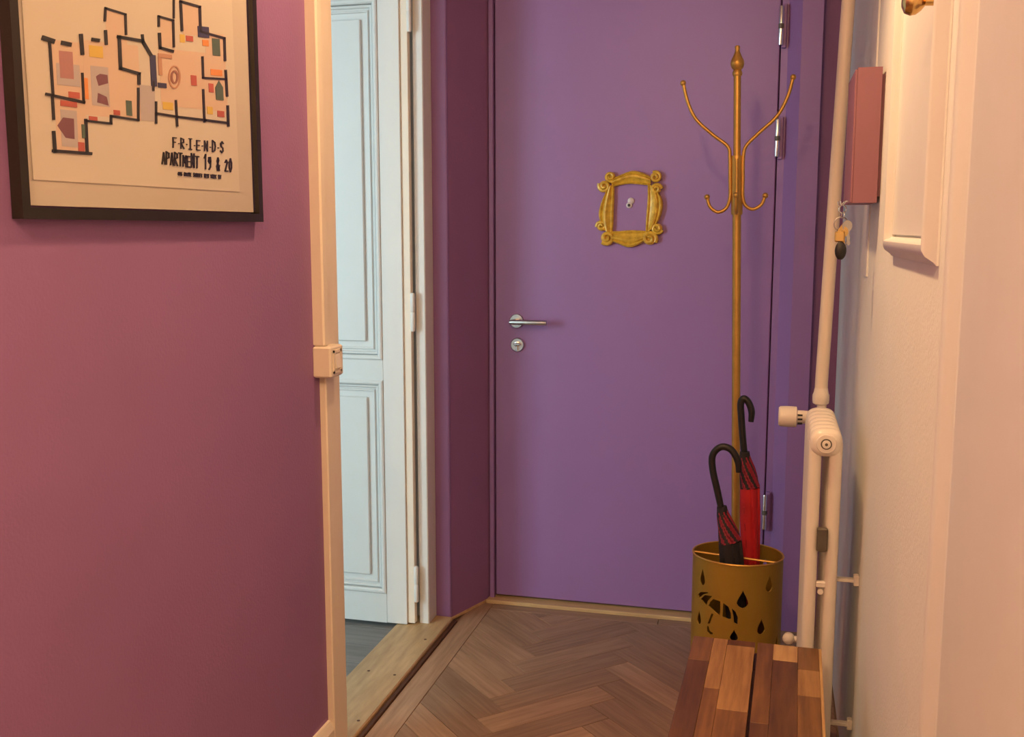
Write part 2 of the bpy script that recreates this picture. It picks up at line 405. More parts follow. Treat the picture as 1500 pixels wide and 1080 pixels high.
# ------------------------------------------------------------------ white panel door, open (door_2)
d2 = sempty('door_2', (-1.2, 3.26, 0), 'white panelled door standing open in the side room', 'door')
LX0, LX1, LY = -2.02, -1.207, 3.252
P1, P2 = (-1.90, -1.283), ((0.955, 2.145), (0.125, 0.885))     # panel openings
lf = MB()
lf.box(LX0, P1[0], LY, LY + .036, .018, 2.29, .002); lf.box(P1[1], LX1, LY, LY + .036, .018, 2.29, .002)
lf.box(P1[0], P1[1], LY, LY + .036, .018, P2[1][0]); lf.box(P1[0], P1[1], LY, LY + .036, P2[1][1], P2[0][0]); lf.box(P1[0], P1[1], LY, LY + .036, P2[0][1], 2.29)
lf.build('door_leaf', M['room_white'], d2)
for z0, z1 in P2:
    pn = MB().box(P1[0], P1[1], LY + .016, LY + .03, z0, z1).build('door_panel', M['room_white'], d2)
    for ins, wd, pr in ((0.0, .016, .006), (.018, .010, -.006), (.034, .008, -.010)):
        a0, a1, b0, b1 = P1[0] + ins, P1[1] - ins, z0 + ins, z1 - ins
        f = MB(); ya, yb, ym = LY - max(pr, -.02), LY + .018, LY - pr
        prof = [(0.0, yb), (0.0, ym + .003), (wd * .3, ym), (wd * .7, ym), (wd, ym + .004), (wd, yb)]
        rings = []
        for dx, y in prof:
            rings.append([(a0 + dx, y, b0 + dx), (a1 - dx, y, b0 + dx), (a1 - dx, y, b1 - dx), (a0 + dx, y, b1 - dx)])
        f.loft(rings); f.build('panel_moulding', M['room_white'], pn)
    r0, r1 = P1[1] - .062, P1[0] + .062
    MB().box(r1, r0, LY + .006, LY + .017, z0 + .062, z1 - .062, .003).build('raised_field', M['room_white'], pn)
MB().box(LX1, LX1 + .027, LY + .007, LY + .03, .022, 2.285, .002).build('door_edge', M['cream_paint'], d2)
for z in (0.165, 1.12, 2.10):
    MB().lathe([(.006, z - .065), (.0085, z - .06), (.0085, z - .003), (.007, z), (.0085, z + .003), (.0085, z + .06), (.006, z + .065)], (-1.176, LY + .012, 0), n=12).build('hinge', M['room_white'], d2, True)

# ------------------------------------------------------------------ framed poster
PXW = XL + 0.0
pt = thing('framed_poster', (XL + .01, 1.633, 1.413), 'black framed floor plan poster hanging on the purple wall', 'poster')
py0, py1, pz0, pz1 = 1.272, 1.994, 1.414, 1.955
fwd, fx = .017, XL + .020
def frame_rail(pts, name):
    mb = MB(); mb.prism(pts, XL + .001, fx, lambda u, v, d: (d, u, v)); mb.build(name, M['black_frame'], pt)
frame_rail([(py0, pz0), (py1, pz0), (py1 - fwd, pz0 + fwd), (py0 + fwd, pz0 + fwd)], 'frame_rail')
frame_rail([(py0, pz1), (py1, pz1), (py1 - fwd, pz1 - fwd), (py0 + fwd, pz1 - fwd)], 'frame_rail')
frame_rail([(py0, pz0), (py0, pz1), (py0 + fwd, pz1 - fwd), (py0 + fwd, pz0 + fwd)], 'frame_rail')
frame_rail([(py1, pz0), (py1, pz1), (py1 - fwd, pz1 - fwd), (py1 - fwd, pz0 + fwd)], 'frame_rail')
MB().box(XL + .002, XL + .008, py0 + .02, py1 - .02, pz0 + .02, pz1 - .02).build('mount_board', M['mat_board'], pt)
XP = XL + .0095
def Q(x, y, X=XP): p = at_x(x, y, X); return (p.y, p.z)
sheet = MB(); s_ = [Q(49, 263), Q(351, 281), Q(337, -60), Q(28, -60)]
s_[2] = (s_[2][0], 1.915); s_[3] = (s_[3][0], 1.915)
s_[1] = (s_[1][0], s_[1][1]); sheet.prism(s_, XL + .008, XP, lambda u, v, d: (d, u, v))
sh = sheet.build('print_sheet', M['paper'], pt)
layer = [0]
INK = {}
def inkm(c):
    if c not in INK: INK[c] = mat('print_ink', c, 0.75)
    return INK[c]
def flat(polys, m, name):
    layer[0] += 1; mb = MB()
    one = name in ('plan_walls', 'plan_ring') or name.startswith('lettering')
    for p in polys:
        if not one: layer[0] += 1
        mb.prism([Q(*a) for a in p], XP - .0002, XP + .00003 * layer[0], lambda u, v, d: (d, u, v))
        if not one: mb.build(name, m, sh); mb = MB()
    if one:
        o = mb.build(name, m, sh); o['kind'] = 'stuff'
def seg(a, b, t):
    d = Vector((b[0] - a[0], b[1] - a[1])).normalized() * t / 2; n = Vector((-d.y, d.x))
    return [(a[0] - d.x + n.x, a[1] - d.y + n.y), (b[0] + d.x + n.x, b[1] + d.y + n.y), (b[0] + d.x - n.x, b[1] + d.y - n.y), (a[0] - d.x - n.x, a[1] - d.y - n.y)]
def rect(x, y, wd, ht, sk=.11): return [(x, y), (x + wd, y + wd * sk), (x + wd + ht * .05, y + wd * sk + ht), (x + ht * .05, y + ht)]
def path(pts, t): return [seg(a, b, t) for a, b in zip(pts, pts[1:])]
# a generic two-flat plan: pale rooms, then furniture blocks, then walls
flat([rect(74, 58, 46, 84), rect(80, 142, 45, 78), rect(120, 58, 82, 110), rect(154, 16, 30, 46), rect(234, 28, 20, 40), rect(232, 70, 96, 84), rect(266, 6, 26, 44), rect(300, 48, 28, 108)], inkm((0.70, 0.52, 0.40)), 'plan_room')
flat([rect(204, 124, 22, 52), rect(82, 92, 34, 32), rect(88, 160, 24, 54), rect(132, 96, 26, 58)], inkm((0.50, 0.44, 0.45)), 'plan_rug')
flat([rect(86, 74, 20, 40)], inkm((0.46, 0.22, 0.22)), 'plan_bed')
flat([[(84, 184), (92, 172), (108, 174), (109, 204), (96, 202)], [(140, 112), (146, 108), (157, 110), (158, 122), (144, 126)], [(143, 136), (156, 142), (159, 155), (142, 150)]], inkm((0.22, 0.085, 0.11)), 'plan_armchair')
flat([rect(130, 66, 20, 17), rect(238, 149, 15, 11), rect(303, 156, 8, 11), rect(263, 50, 7, 12)], inkm((0.72, 0.50, 0.10)), 'plan_table')
flat([rect(122, 114, 6, 31), rect(308, 101, 17, 9), rect(296, 58, 9, 9)], inkm((0.80, 0.30, 0.08)), 'plan_sofa')
flat([rect(114, 208, 9, 14), rect(318, 162, 10, 9), rect(100, 134, 16, 9), rect(305, 122, 7, 13), rect(88, 147, 24, 8), rect(130, 170, 12, 7), rect(272, 52, 10, 8), rect(166, 161, 9, 7), rect(279, 110, 8, 15)], inkm((0.50, 0.11, 0.08)), 'plan_chair')
flat([rect(310, 56, 11, 25), [(315, 128), (320, 118), (326, 128), (327, 147), (316, 146)], rect(184, 147, 8, 22), rect(119, 182, 5, 20)], inkm((0.09, 0.14, 0.11)), 'plan_cupboard')
flat([rect(231, 78, 20, 6), rect(231, 84, 5, 26)], inkm((0.55, 0.30, 0.20)), 'plan_kitchen')
flat([rect(219, 80, 8, 46), rect(289, 38, 16, 16), rect(231, 121, 12, 7)], inkm((0.045, 0.045, 0.12)), 'plan_block')
def ring_px(cx_, cy_, rx, ry, t, n=22):
    return [[(cx_ + r0 * math.cos(a), cy_ + r1 * math.sin(a)) for a, r0, r1 in ((2 * PI * k / n, rx, ry), (2 * PI * (k + 1) / n, rx, ry), (2 * PI * (k + 1) / n, rx - t, ry - t), (2 * PI * k / n, rx - t, ry - t))] for k in range(n)]
flat(ring_px(255, 113, 9, 17, 2), inkm((0.55, 0.30, 0.20)), 'plan_ring')
flat(ring_px(255, 113, 5.5, 10, 2.5), inkm((0.35, 0.16, 0.13)), 'plan_ring')
walls = path([(64, 56), (76, 60)], 7) + path([(92, 63), (101, 65)], 6) + path([(118, 52), (120, 78)], 5) + path([(72, 62), (77, 138)], 3.4)
walls += path([(68, 138), (122, 150)], 4) + path([(76, 140), (78, 174)], 3.5) + path([(78, 194), (80, 222)], 4.5) + path([(78, 221), (132, 225)], 4.5) + path([(125, 176), (127, 222)], 4)
walls += path([(120, 108), (122, 150)], 3) + path([(126, 177), (162, 181), (162, 170), (202, 176), (202, 130)], 3.2) + path([(153, 30), (154, 12), (183, 21), (184, 50)], 3) + path([(154, 46), (155, 64)], 4)
walls += path([(136, 58), (143, 59)], 5) + path([(173, 54), (208, 60), (220, 80)], 4.5) + path([(208, 52), (209, 62)], 3.5) + path([(174, 54), (176, 100), (203, 108), (203, 122)], 4.5)
walls += path([(232, 38), (232, 24), (253, 30), (254, 68)], 3) + path([(233, 50), (234, 70), (252, 75)], 4) + path([(266, 44), (264, 2), (292, 10), (293, 44)], 3.4) + path([(254, 0), (254, 26)], 2.5)
walls += path([(292, 46), (328, 56), (329, 88)], 3.4) + path([(330, 104), (332, 140)], 3.4) + path([(333, 156), (334, 184)], 3.4) + path([(228, 166), (258, 171), (300, 176), (332, 180)], 3.4)
walls += path([(228, 150), (228, 180)], 3) + path([(257, 148), (259, 184)], 3) + path([(297, 132), (299, 178)], 3) + path([(296, 84), (297, 114), (330, 116)], 3) + path([(224, 120), (224, 132)], 3)
flat(walls, M['ink'], 'plan_walls')
GL = {'F': [[(0, 0), (0, 1), (.8, 1)], [(0, .55), (.6, .55)]], 'R': [[(0, 0), (0, 1), (.7, .9), (.7, .6), (0, .5), (.8, 0)]], 'I': [[(.4, 0), (.4, 1)], [(.1, 1), (.7, 1)], [(.1, 0), (.7, 0)]],
      'E': [[(.8, 1), (0, 1), (0, 0), (.8, 0)], [(0, .5), (.6, .5)]], 'N': [[(0, 0), (0, 1), (.75, 0), (.75, 1)]], 'D': [[(0, 0), (0, 1), (.6, .85), (.75, .5), (.6, .12), (0, 0)]],
      'S': [[(.75, .85), (.45, 1), (.1, .82), (.2, .58), (.65, .42), (.72, .15), (.4, 0), (.05, .15)]], 'A': [[(0, 0), (.4, 1), (.8, 0)], [(.15, .38), (.65, .38)]],
      'P': [[(0, 0), (0, 1), (.7, .9), (.7, .55), (0, .45)]], 'T': [[(.4, 0), (.4, 1)], [(0, 1), (.85, 1)]], 'M': [[(0, 0), (.05, 1), (.42, .35), (.8, 1), (.85, 0)]],
      '1': [[(.15, .75), (.45, 1), (.45, 0)]], '9': [[(.7, .65), (.4, .5), (.1, .65), (.2, .95), (.6, .98), (.7, .65), (.65, .2), (.3, 0)]],
      '&': [[(.8, 0), (.2, .75), (.4, 1), (.6, .8), (.1, .3), (.3, 0), (.6, .1), (.8, .4)]], '2': [[(.1, .8), (.4, 1), (.7, .8), (.1, 0), (.8, .02)]],
      '0': [[(.4, 1), (.1, .7), (.1, .3), (.4, 0), (.7, .3), (.7, .7), (.4, 1)]], '4': [[(.6, 0), (.6, 1), (0, .35), (.8, .35)]], '5': [[(.75, 1), (.15, 1), (.1, .55), (.6, .6), (.7, .2), (.3, 0), (.05, .1)]],
      'G': [[(.75, .85), (.4, 1), (.08, .6), (.15, .15), (.5, 0), (.78, .2), (.78, .45), (.5, .45)]], 'V': [[(0, 1), (.4, 0), (.8, 1)]], 'W': [[(0, 1), (.2, 0), (.45, .7), (.65, 0), (.9, 1)]],
      'Y': [[(0, 1), (.4, .5), (.8, 1)], [(.4, .5), (.4, 0)]], 'K': [[(0, 0), (0, 1)], [(.75, 1), (0, .45), (.8, 0)]], '.': [[(.48, .42), (.50, .42)]], ' ': []}
GL['O'] = GL['0']
def lettering(txt, a, b, h, t, name, wr=.78, jit=0.04):
    n = len(txt); mbp = []; rnd = random.Random(3)
    for i, ch in enumerate(txt):
        f0 = i / n; cw = (b[0] - a[0]) / n
        bx, by = a[0] + (b[0] - a[0]) * f0, a[1] + (b[1] - a[1]) * f0
        sl = (b[1] - a[1]) / (b[0] - a[0]); hh = h * (1 + rnd.uniform(-jit, jit) * 2)
        for st in GL[ch]:
            pts = [(bx + u * cw * wr, by - v * hh + u * cw * wr * sl) for u, v in st]
            mbp += path(pts, t)
    flat(mbp, M['ink'], name)
lettering('F.R.I.E.N.D.S', (253, 216), (328, 224), 15, 1.5, 'lettering', .95)
lettering('APARTMENT 19 & 20', (237, 240), (341, 252), 18, 1.7, 'lettering', .85, .08)
lettering('495 GROVE STREET NEW YORK NY', (260, 257), (324, 262), 5, .8, 'lettering', .75)
MB().box(XL + .0145, XL + .0155, py0 + .022, py1 - .022, pz0 + .022, pz1 - .022).build('picture_glass', M['glassy'], pt)

# ------------------------------------------------------------------ light switch
sw = thing('light_switch', (XL, 2.295, 1.04), 'cream surface mounted light switch beside the doorway casing', 'switch')
MB().box(XL - .002, -1.024, 2.257, 2.333, 1.042, 1.118, .004).build('switch_box', M['cream_paint'], sw)
mb = MB()
for a in ((2.272, 2.278, 1.052, 1.108), (2.312, 2.318, 1.052, 1.108), (2.272, 2.318, 1.102, 1.108), (2.272, 2.318, 1.052, 1.058)): mb.box(-1.026, -1.0215, *a)
mb.build('switch_bezel', M['cream_paint'], sw)
MB().prism([(-1.026, 1.062), (-1.0185, 1.064), (-1.0225, 1.098), (-1.026, 1.098)], 2.282, 2.310, lambda u, v, d: (u, d, v)).build('rocker', M['rad_white'], sw)

# ------------------------------------------------------------------ ornate yellow frame on the door
SX, SZ = .0003397, .000331
FYW = 3.6165
of = thing('ornate_frame', (-0.492, 3.616, 1.468), 'small ornate yellow gold frame around the peephole of the purple door', 'picture frame')
def fp(u, v, d): return (-0.4925 + (u - 445) * SX, FYW - d, 1.4685 - (v - 540) * SZ)
def rail(inner, outer, name, n=14):
    I, O = [catmull([Vector((a[0], a[1], 0)) for a in L_], [0] * len(L_), n)[0] for L_ in (inner, outer)]
    prof = [(0, 0), (0, .013), (.10, .0165), (.2, .0125), (.36, .0155), (.52, .0215), (.66, .0205), (.76, .0150), (.88, .0195), (.97, .016), (1, .010), (1, 0)]
    mb = MB(); rings = []
    for a, b in zip(I, O):
        rings.append([fp(a.x + (b.x - a.x) * t, a.y + (b.y - a.y) * t, d) for t, d in prof])
    mb.loft(rings, True); mb.build(name, M['gold_paint'], of, True)
rail([(262, 312), (360, 288), (450, 280), (560, 290), (650, 302)], [(245, 230), (330, 190), (460, 146), (570, 166), (660, 212)], 'top_rail')
rail([(252, 776), (350, 772), (440, 764), (530, 766), (630, 772)], [(255, 880), (330, 908), (440, 946), (540, 918), (610, 868)], 'bottom_rail')
rail([(278, 270), (280, 420), (276, 560), (274, 690), (266, 800)], [(208, 330), (158, 440), (124, 560), (128, 640), (170, 760)], 'side_rail')
rail([(622, 270), (626, 420), (618, 560), (612, 690), (612, 790)], [(712, 340), (768, 430), (780, 530), (752, 640), (700, 740)], 'side_rail')
def scroll(u, v, r, a0, turn=1.6, sg=1):
    pts, rr = [], []
    for k in range(22):
        t = k / 21; a = a0 + sg * turn * 2 * PI * t; rad = r * 1.12 * (1 - .78 * t)
        pts.append(fp(u + rad * math.cos(a), v + rad * math.sin(a), .010 + .012 * t)); rr.append(.0066 * (1 - .45 * t) * r / 44)
    mb = MB(); mb.tube(pts, rr, 8)
    mb.prism([(u + r * 1.08 * math.cos(2 * PI * k / 18), v + r * 1.08 * math.sin(2 * PI * k / 18)) for k in range(18)], 0, .012, fp)
    mb.build('corner_scroll', M['gold_paint'], of, True)
for a in ((240, 204, 46, 0.9, 1.45, 1), (178, 300, 52, 3.6, 1.5, -1), (702, 215, 48, 4.2, 1.5, 1), (712, 335, 46, 0.0, 1.5, -1), (152, 722, 46, 3.0, 1.5, 1), (212, 842, 60, 2.4, 1.5, -1),
          (728, 745, 48, 0.3, 1.5, 1), (652, 850, 62, 0.6, 1.5, -1)): scroll(*a)

# ------------------------------------------------------------------ coat stand (leaning a little)
BY = 3.10
cs = thing('coat_stand', (-0.073, BY, 0), 'gold metal coat stand with curved hooks in front of the purple door', 'coat stand')
def px(z): return -0.073 - z * 0.0252
def pole(prof, n=16):
    mb = MB(); rings = []
    for r, z in prof: rings.append([(px(z) + r * math.cos(2 * PI * k / n), BY + r * math.sin(2 * PI * k / n), z) for k in range(n)])
    return mb.loft(rings, True)
pole([(.0125, .02), (.0125, 1.44)]).build('pole', M['gold'], cs, True)
pole([(.0155, 1.44), (.0165, 1.445), (.0165, 1.605), (.0155, 1.61)]).build('hook_collar', M['gold'], cs, True)
pole([(.0105, 1.61), (.0105, 1.838)]).build('upper_pole', M['gold'], cs, True)
pole([(.0125, 1.835), (.0145, 1.842), (.0125, 1.849), (.0105, 1.852), (.0165, 1.858), (.0195, 1.868), (.0185, 1.878), (.0125, 1.890), (.0075, 1.902), (.0065, 1.910), (.0080, 1.914), (.0065, 1.919), (.002, 1.921)]).build('finial', M['gold'], cs, True)
pole([(.135, .0), (.135, .012), (.12, .018), (.03, .026), (.018, .04), (.0135, .06)], 32).build('base', M['gold'], cs, True)
L_arm = [(-0.273, 1.820), (-0.258, 1.765), (-0.233, 1.716), (-0.183, 1.670), (-0.140, 1.636), (-0.1335, 1.600), (-0.1315, 1.545), (-0.130, 1.492), (-0.140, 1.460), (-0.164, 1.448), (-0.187, 1.464), (-0.196, 1.492)]
R_arm = [(0.036, 1.826), (0.024, 1.776), (-0.004, 1.720), (-0.054, 1.673), (-0.089, 1.636), (-0.0955, 1.600), (-0.0945, 1.545), (-0.0935, 1.492), (-0.084, 1.466), (-0.063, 1.456), (-0.040, 1.470), (-0.030, 1.495)]
for arm in (L_arm, R_arm):
    h = MB().tube([(x, BY - .004, z) for x, z in arm], .0052, 10, sm=5).build('hook_arm', M['gold'], cs, True)
    for e in (arm[0], arm[-1]): MB().sphere((e[0], BY - .004, e[1]), .0085).build('hook_knob', M['gold'], h, True)
for sg in (-1, 1):
    h = MB().tube([(px(1.60), BY + sg * .018, 1.60), (px(1.5), BY + sg * .019, 1.50), (px(1.46), BY + sg * .028, 1.458), (px(1.45), BY + sg * .052, 1.446), (px(1.46), BY + sg * .074, 1.462), (px(1.49), BY + sg * .082, 1.492)], .0052, 10, sm=4).build('hook_arm', M['gold'], cs, True)
    MB().sphere((px(1.49), BY + sg * .082, 1.494), .0085).build('hook_knob', M['gold'], h, True)

# ------------------------------------------------------------------ umbrella stand with cut-outs
UC, URX, URY, UH = Vector((-0.070, 2.838)), .124, .108, .498
us = thing('umbrella_stand', (UC.x, UC.y, 0), 'brass coloured umbrella stand with raindrop and parasol cut-outs at the end of the bench', 'umbrella stand')
def s2xy(th, k=1.0): return UC.x + URX * k * math.cos(th), UC.y + URY * k * math.sin(th)
def pix2u(x, y):
    d = ray(x, y)
    a = (d.x / URX) ** 2 + (d.y / URY) ** 2; b = -2 * (d.x * UC.x / URX ** 2 + d.y * UC.y / URY ** 2); c = (UC.x / URX) ** 2 + (UC.y / URY) ** 2 - 1
    disc = b * b - 4 * a * c
    t = (-b - math.sqrt(max(disc, 0))) / (2 * a); p = EY + d * t
    th = math.atan2((p.y - UC.y) / URY, (p.x - UC.x) / URX)
    if th > PI / 2: th -= 2 * PI
    return (th, p.z)
def drop(th, z, wd, ht):
    out = []
    for k in range(18):
        a = 2 * PI * k / 18; yv = -math.cos(a); xv = math.sin(a) * (1 - .0) * (math.sin((1 - yv) / 2 * PI / 2) ** 1.2 if yv > -.2 else 1)
        out.append((th + xv * wd / 2 / .116, z + yv * ht / 2))
    return out
holes = [drop(*pix2u(x, y), a, b) for x, y, a, b in ((1029, 846, .024, .050), (1088, 879, .034, .052), (1127, 856, .028, .048), (1115, 919, .028, .046), (1024, 905, .020, .042))]
holes += [drop(*pix2u(1075, 932), .024, .034), drop(*pix2u(1138, 940), .02, .04)]
def cp(u, v): return pix2u(1000 + u / 6.35, 780 + v / 6.35)
for poly in ([(142, 585), (165, 562), (230, 562), (238, 572), (190, 585), (155, 618)], [(168, 628), (205, 590), (275, 600), (235, 645), (222, 690)],
             [(240, 690), (255, 655), (285, 628), (350, 648), (350, 740), (340, 780)], [(370, 790), (378, 665), (425, 700), (448, 760), (450, 812), (430, 815)], [(478, 848), (472, 790), (455, 715), (490, 745), (512, 800), (510, 865)],
             [(268, 762), (286, 768), (250, 862), (232, 854)], [(226, 880), (242, 882), (248, 916), (260, 934), (282, 940), (280, 958), (252, 958), (230, 932)]):
    holes.append([cp(*p) for p in poly])
for th in (0.35, 0.9, 1.45):
    holes.append(drop(th, .44, .03, .052)); holes.append(drop(th + .28, .33, .03, .052)); holes.append(drop(th, .20, .03, .05))
for th in (-2.6, -1.9, -1.2, -.5): holes.append(drop(th, .14, .03, .05))
NT, NZ = 72, 22
cv, ce = [], []
for h in holes:
    o = len(cv); n = len(h)
    cv += [Vector(((a + PI * 1.5) * .2, z)) for a, z in h]; ce += [(o + i, o + (i + 1) % n) for i in range(n)]
def inside(p, poly):
    r = False; n = len(poly)
    for i in range(n):
        (x0, y0), (x1, y1) = poly[i], poly[(i + 1) % n]
        if (y0 > p[1]) != (y1 > p[1]) and p[0] < (x1 - x0) * (p[1] - y0) / (y1 - y0) + x0: r = not r
    return r
for i in range(NT + 1):
    for j in range(NZ + 1):
        th, z = -1.5 * PI + 2 * PI * i / NT, UH * j / NZ
        if not any(inside((th, z), h) for h in holes): cv.append(Vector(((th + PI * 1.5) * .2, z)))
V2, E2, F2, *_ = geometry.delaunay_2d_cdt(cv, ce, [], 0, 1e-5)
keep = []
for f in F2:
    c = sum((V2[i] for i in f), Vector((0, 0))) / len(f); th = c.x / .2 - 1.5 * PI
    if not any(inside((th, c.y), h) for h in holes): keep.append(tuple(f))
mb = MB()
n2 = len(V2)
def sv(v, k): x, y = s2xy(v.x / .2 - 1.5 * PI, k); return (x, y, v.y + .002)
cnt = {}
for f in keep:
    for i in range(len(f)):
        e = (f[i], f[(i + 1) % len(f)]); cnt[e] = 1
fs = list(keep) + [tuple(i + n2 for i in reversed(f)) for f in keep]
for (a, b) in cnt:
    if (b, a) not in cnt and abs(V2[a].x - V2[b].x) + 0 > -1:
        if not (abs(V2[a].x - V2[b].x) < 1e-6 and (V2[a].x < 1e-4 or V2[a].x > 2 * PI * .2 - 1e-4)): fs.append((b, a, a + n2, b + n2))
mb.add([sv(v, 1.0) for v in V2] + [sv(v, .975) for v in V2], fs)
body = mb.build('pierced_body', M['gold_stand'], us, True)
mb = MB(); mb.tube([(*s2xy(2 * PI * k / 48), UH + .002) for k in range(49)], .0025, 6); mb.build('rim', M['gold'], us, True)
MB().prism([s2xy(2 * PI * k / 40, .98) for k in range(40)], .001, .006, lambda u, v, d: (u, v, d)).build('bottom_plate', M['gold_stand'], us)
MB().tube([(*s2xy(PI - .06, .98), UH - .004), (*s2xy(-.28, .98), UH - .008)], .0032, 8).build('divider_rod', M['gold'], us, True)

# ------------------------------------------------------------------ umbrellas
def fold_body(a, b, prof, seg_n=28, pleats=7, twist=2.4, depth=.22, mi=None):
    """furled canopy between a and b; prof = [(t, radius)]"""
    a, b = Vector(a), Vector(b); ax = (b - a).normalized(); N = ax.orthogonal().normalized(); B = ax.cross(N)
    mb = MB(); rings = []; n = pleats * 8
    for s in range(seg_n + 1):
        t = s / seg_n
        for (t0, r0), (t1, r1) in zip(prof, prof[1:]):
            if t0 <= t <= t1: r = r0 + (r1 - r0) * (t - t0) / max(t1 - t0, 1e-6)
        ring = []
        for k in range(n):
            an = 2 * PI * k / n; ph = (an * pleats / (2 * PI) + twist * t) % 1.0
            rr = r * (1 - depth * (1 - ph) ** 1.6)
            ring.append(a + (b - a) * t + (N * math.cos(an) + B * math.sin(an)) * rr)
        rings.append(ring)
    mb.loft(rings, True)
    if mi:
        for fi in range(len(mb.f) - 2):
            s, k = divmod(fi, n); mb.mi[fi] = mi(s / seg_n, ((k / n) * pleats + twist * s / seg_n) % 1.0)
    return mb
def umb(name_label, hook, top, mid, tip, r_mid, colours):
    u = thing('umbrella', tip, name_label, 'umbrella', None)
    MB().tube(hook, [.0075] + [.0095] * (len(hook) - 2) + [.009], 12, sm=6).build('handle', M['black'], u, True)
    MB().tube([hook[-1], tip], .005, 8).build('shaft', M['steel'], u)
    d = (Vector(tip) - Vector(top)).normalized()
    MB().tube([Vector(top) - d * .012, Vector(top) + d * .016], [.0135, .017], 12).build('collar', M['black_fabric'], u, True)
    fold_body(Vector(top) + d * .002, mid, [(0, .016), (.35, .0225), (1, r_mid)], 18, 7, 1.2, .2, lambda t, p: 0 if .22 < p < .62 else 1).build('canopy_folds', [M['black_fabric'], M['red_dark']], u, True)
    fold_body(mid, Vector(tip) - d * .03, [(0, r_mid), (.12, r_mid * 1.02), (.6, r_mid * .8), (1, .012)], 26, 7, 1.5, .18).build('canopy', colours, u, True)
    MB().tube([Vector(tip) - d * .035, tip], [.007, .004], 8).build('ferrule', M['black'], u)
    return u
def pY(x, y, Y): return tuple(at_y(x, y, Y))
uA_top, uA_mid = pY(1058, 748, 2.80), pY(1070, 793, 2.80)
umb('closed umbrella with black body and red folds in the umbrella stand', [pY(1082, 692, 2.80), pY(1081, 676, 2.80), pY(1071, 659, 2.80), pY(1056, 655, 2.80), pY(1044, 667, 2.80), pY(1044, 688, 2.80), pY(1051, 720, 2.80), pY(1058, 752, 2.80)],
    uA_top, uA_mid, (-0.035, 2.80, .014), .033, M['black_fabric'])
uB_top, uB_mid = pY(1091, 668, 2.885), pY(1099, 714, 2.885)
umb('closed bright red umbrella with dark striped top leaning at the coat stand pole', [pY(1100, 618, 2.885), pY(1101, 603, 2.885), pY(1096, 589, 2.885), pY(1089, 584, 2.885), pY(1085, 592, 2.885), pY(1086, 612, 2.885), pY(1088, 640, 2.885), pY(1091, 672, 2.885)],
    uB_top, uB_mid, (-0.022, 2.885, .014), .0285, M['red_fabric'])

# ------------------------------------------------------------------ bench
bn = thing('bench', (-0.022, 1.745, 0), 'low bench of two laminated acacia wood boards beside the radiator', 'bench')
bn.rotation_euler = (0, 0, math.radians(-1.3))
BRm = world_of(bn)
def bpart(mb, name, m, parent, orient=True):
    o = mb.build(name, m); o.parent = parent
    return o
WOODS = [mat('acacia_%s' % n, c, .38, col2=c2, vscale=2.2, stretch=(34, 2.6, 34), bump=.06, bscale=6) for n, c, c2 in (
    ('dark', (0.125, 0.052, 0.016), (0.055, 0.021, 0.006)), ('mid', (0.20, 0.090, 0.027), (0.095, 0.039, 0.011)), ('light', (0.35, 0.185, 0.068), (0.19, 0.088, 0.029)), ('pale', (0.50, 0.31, 0.13), (0.34, 0.18, 0.07)))]
ZT, BT = 0.452, 0.026
Yf, Yn = 0.585, -0.585
def board(x0, x1, cols):
    core = MB().box(x0 + .001, x1 - .001, Yn + .001, Yf - .001, ZT - BT, ZT - .004).build('seat_board', WOODS[0]); core.parent = bn
    for f0, f1, joints in cols:
        a, b = x0 + (x1 - x0) * f0, x0 + (x1 - x0) * f1
        ys = [Yf] + [Yf - j for j, _ in joints[:-1]] + [Yn]
        for (yt, yb), (_, wi) in zip(zip(ys, ys[1:]), joints):
            o = MB().box(a + .0002, b - .0002, yb + .0002, yt - .0002, ZT - .012, ZT, .0007).build('stave', WOODS[wi]); o.parent = core
board(-0.1435, -0.0030, [(0, .33, [(.135, 1), (.52, 0), (.85, 1), (0, 0)]), (.33, .56, [(.27, 2), (.62, 1), (.95, 0), (0, 2)]), (.56, 1, [(.032, 0), (.36, 2), (.80, 1), (0, 2)])])
board(0.0030, 0.1435, [(0, .25, [(.40, 1), (.75, 0), (0, 1)]), (.25, .63, [(.09, 3), (.55, 0), (.9, 1), (0, 0)]), (.63, .955, [(.125, 1), (.255, 2), (.58, 1), (.98, 2), (0, 0)]), (.955, 1, [(.50, 3), (.9, 2), (0, 3)])])
for sx in (-1, 1):
    for sy in (-1, 1):
        o = MB().box(sx * .115 - .022, sx * .115 + .022, sy * .50 - .022, sy * .50 + .022, 0, ZT - BT + .002, .003).build('leg', WOODS[1]); o.parent = bn
for sy in (-1, 1):
    o = MB().box(-.095, .095, sy * .50 - .014, sy * .50 + .014, ZT - BT - .06, ZT - BT + .001, .002).build('cross_rail', WOODS[1]); o.parent = bn
o = MB().box(-.03, .03, -.584, .584, ZT - BT - .012, ZT - BT + .0005, .002).build('gap_blocker', WOODS[1]); o.parent = bn  # strip added beneath the slit between the boards to keep it dark
o = MB().box(-.016, .016, -.49, .49, .12, .16, .002).build('stretcher', WOODS[1]); o.parent = bn
for sy in (-1, 1):
    o = MB().box(-.095, .095, sy * .50 - .012, sy * .50 + .012, .12, .16, .002).build('cross_rail', WOODS[1]); o.parent = bn

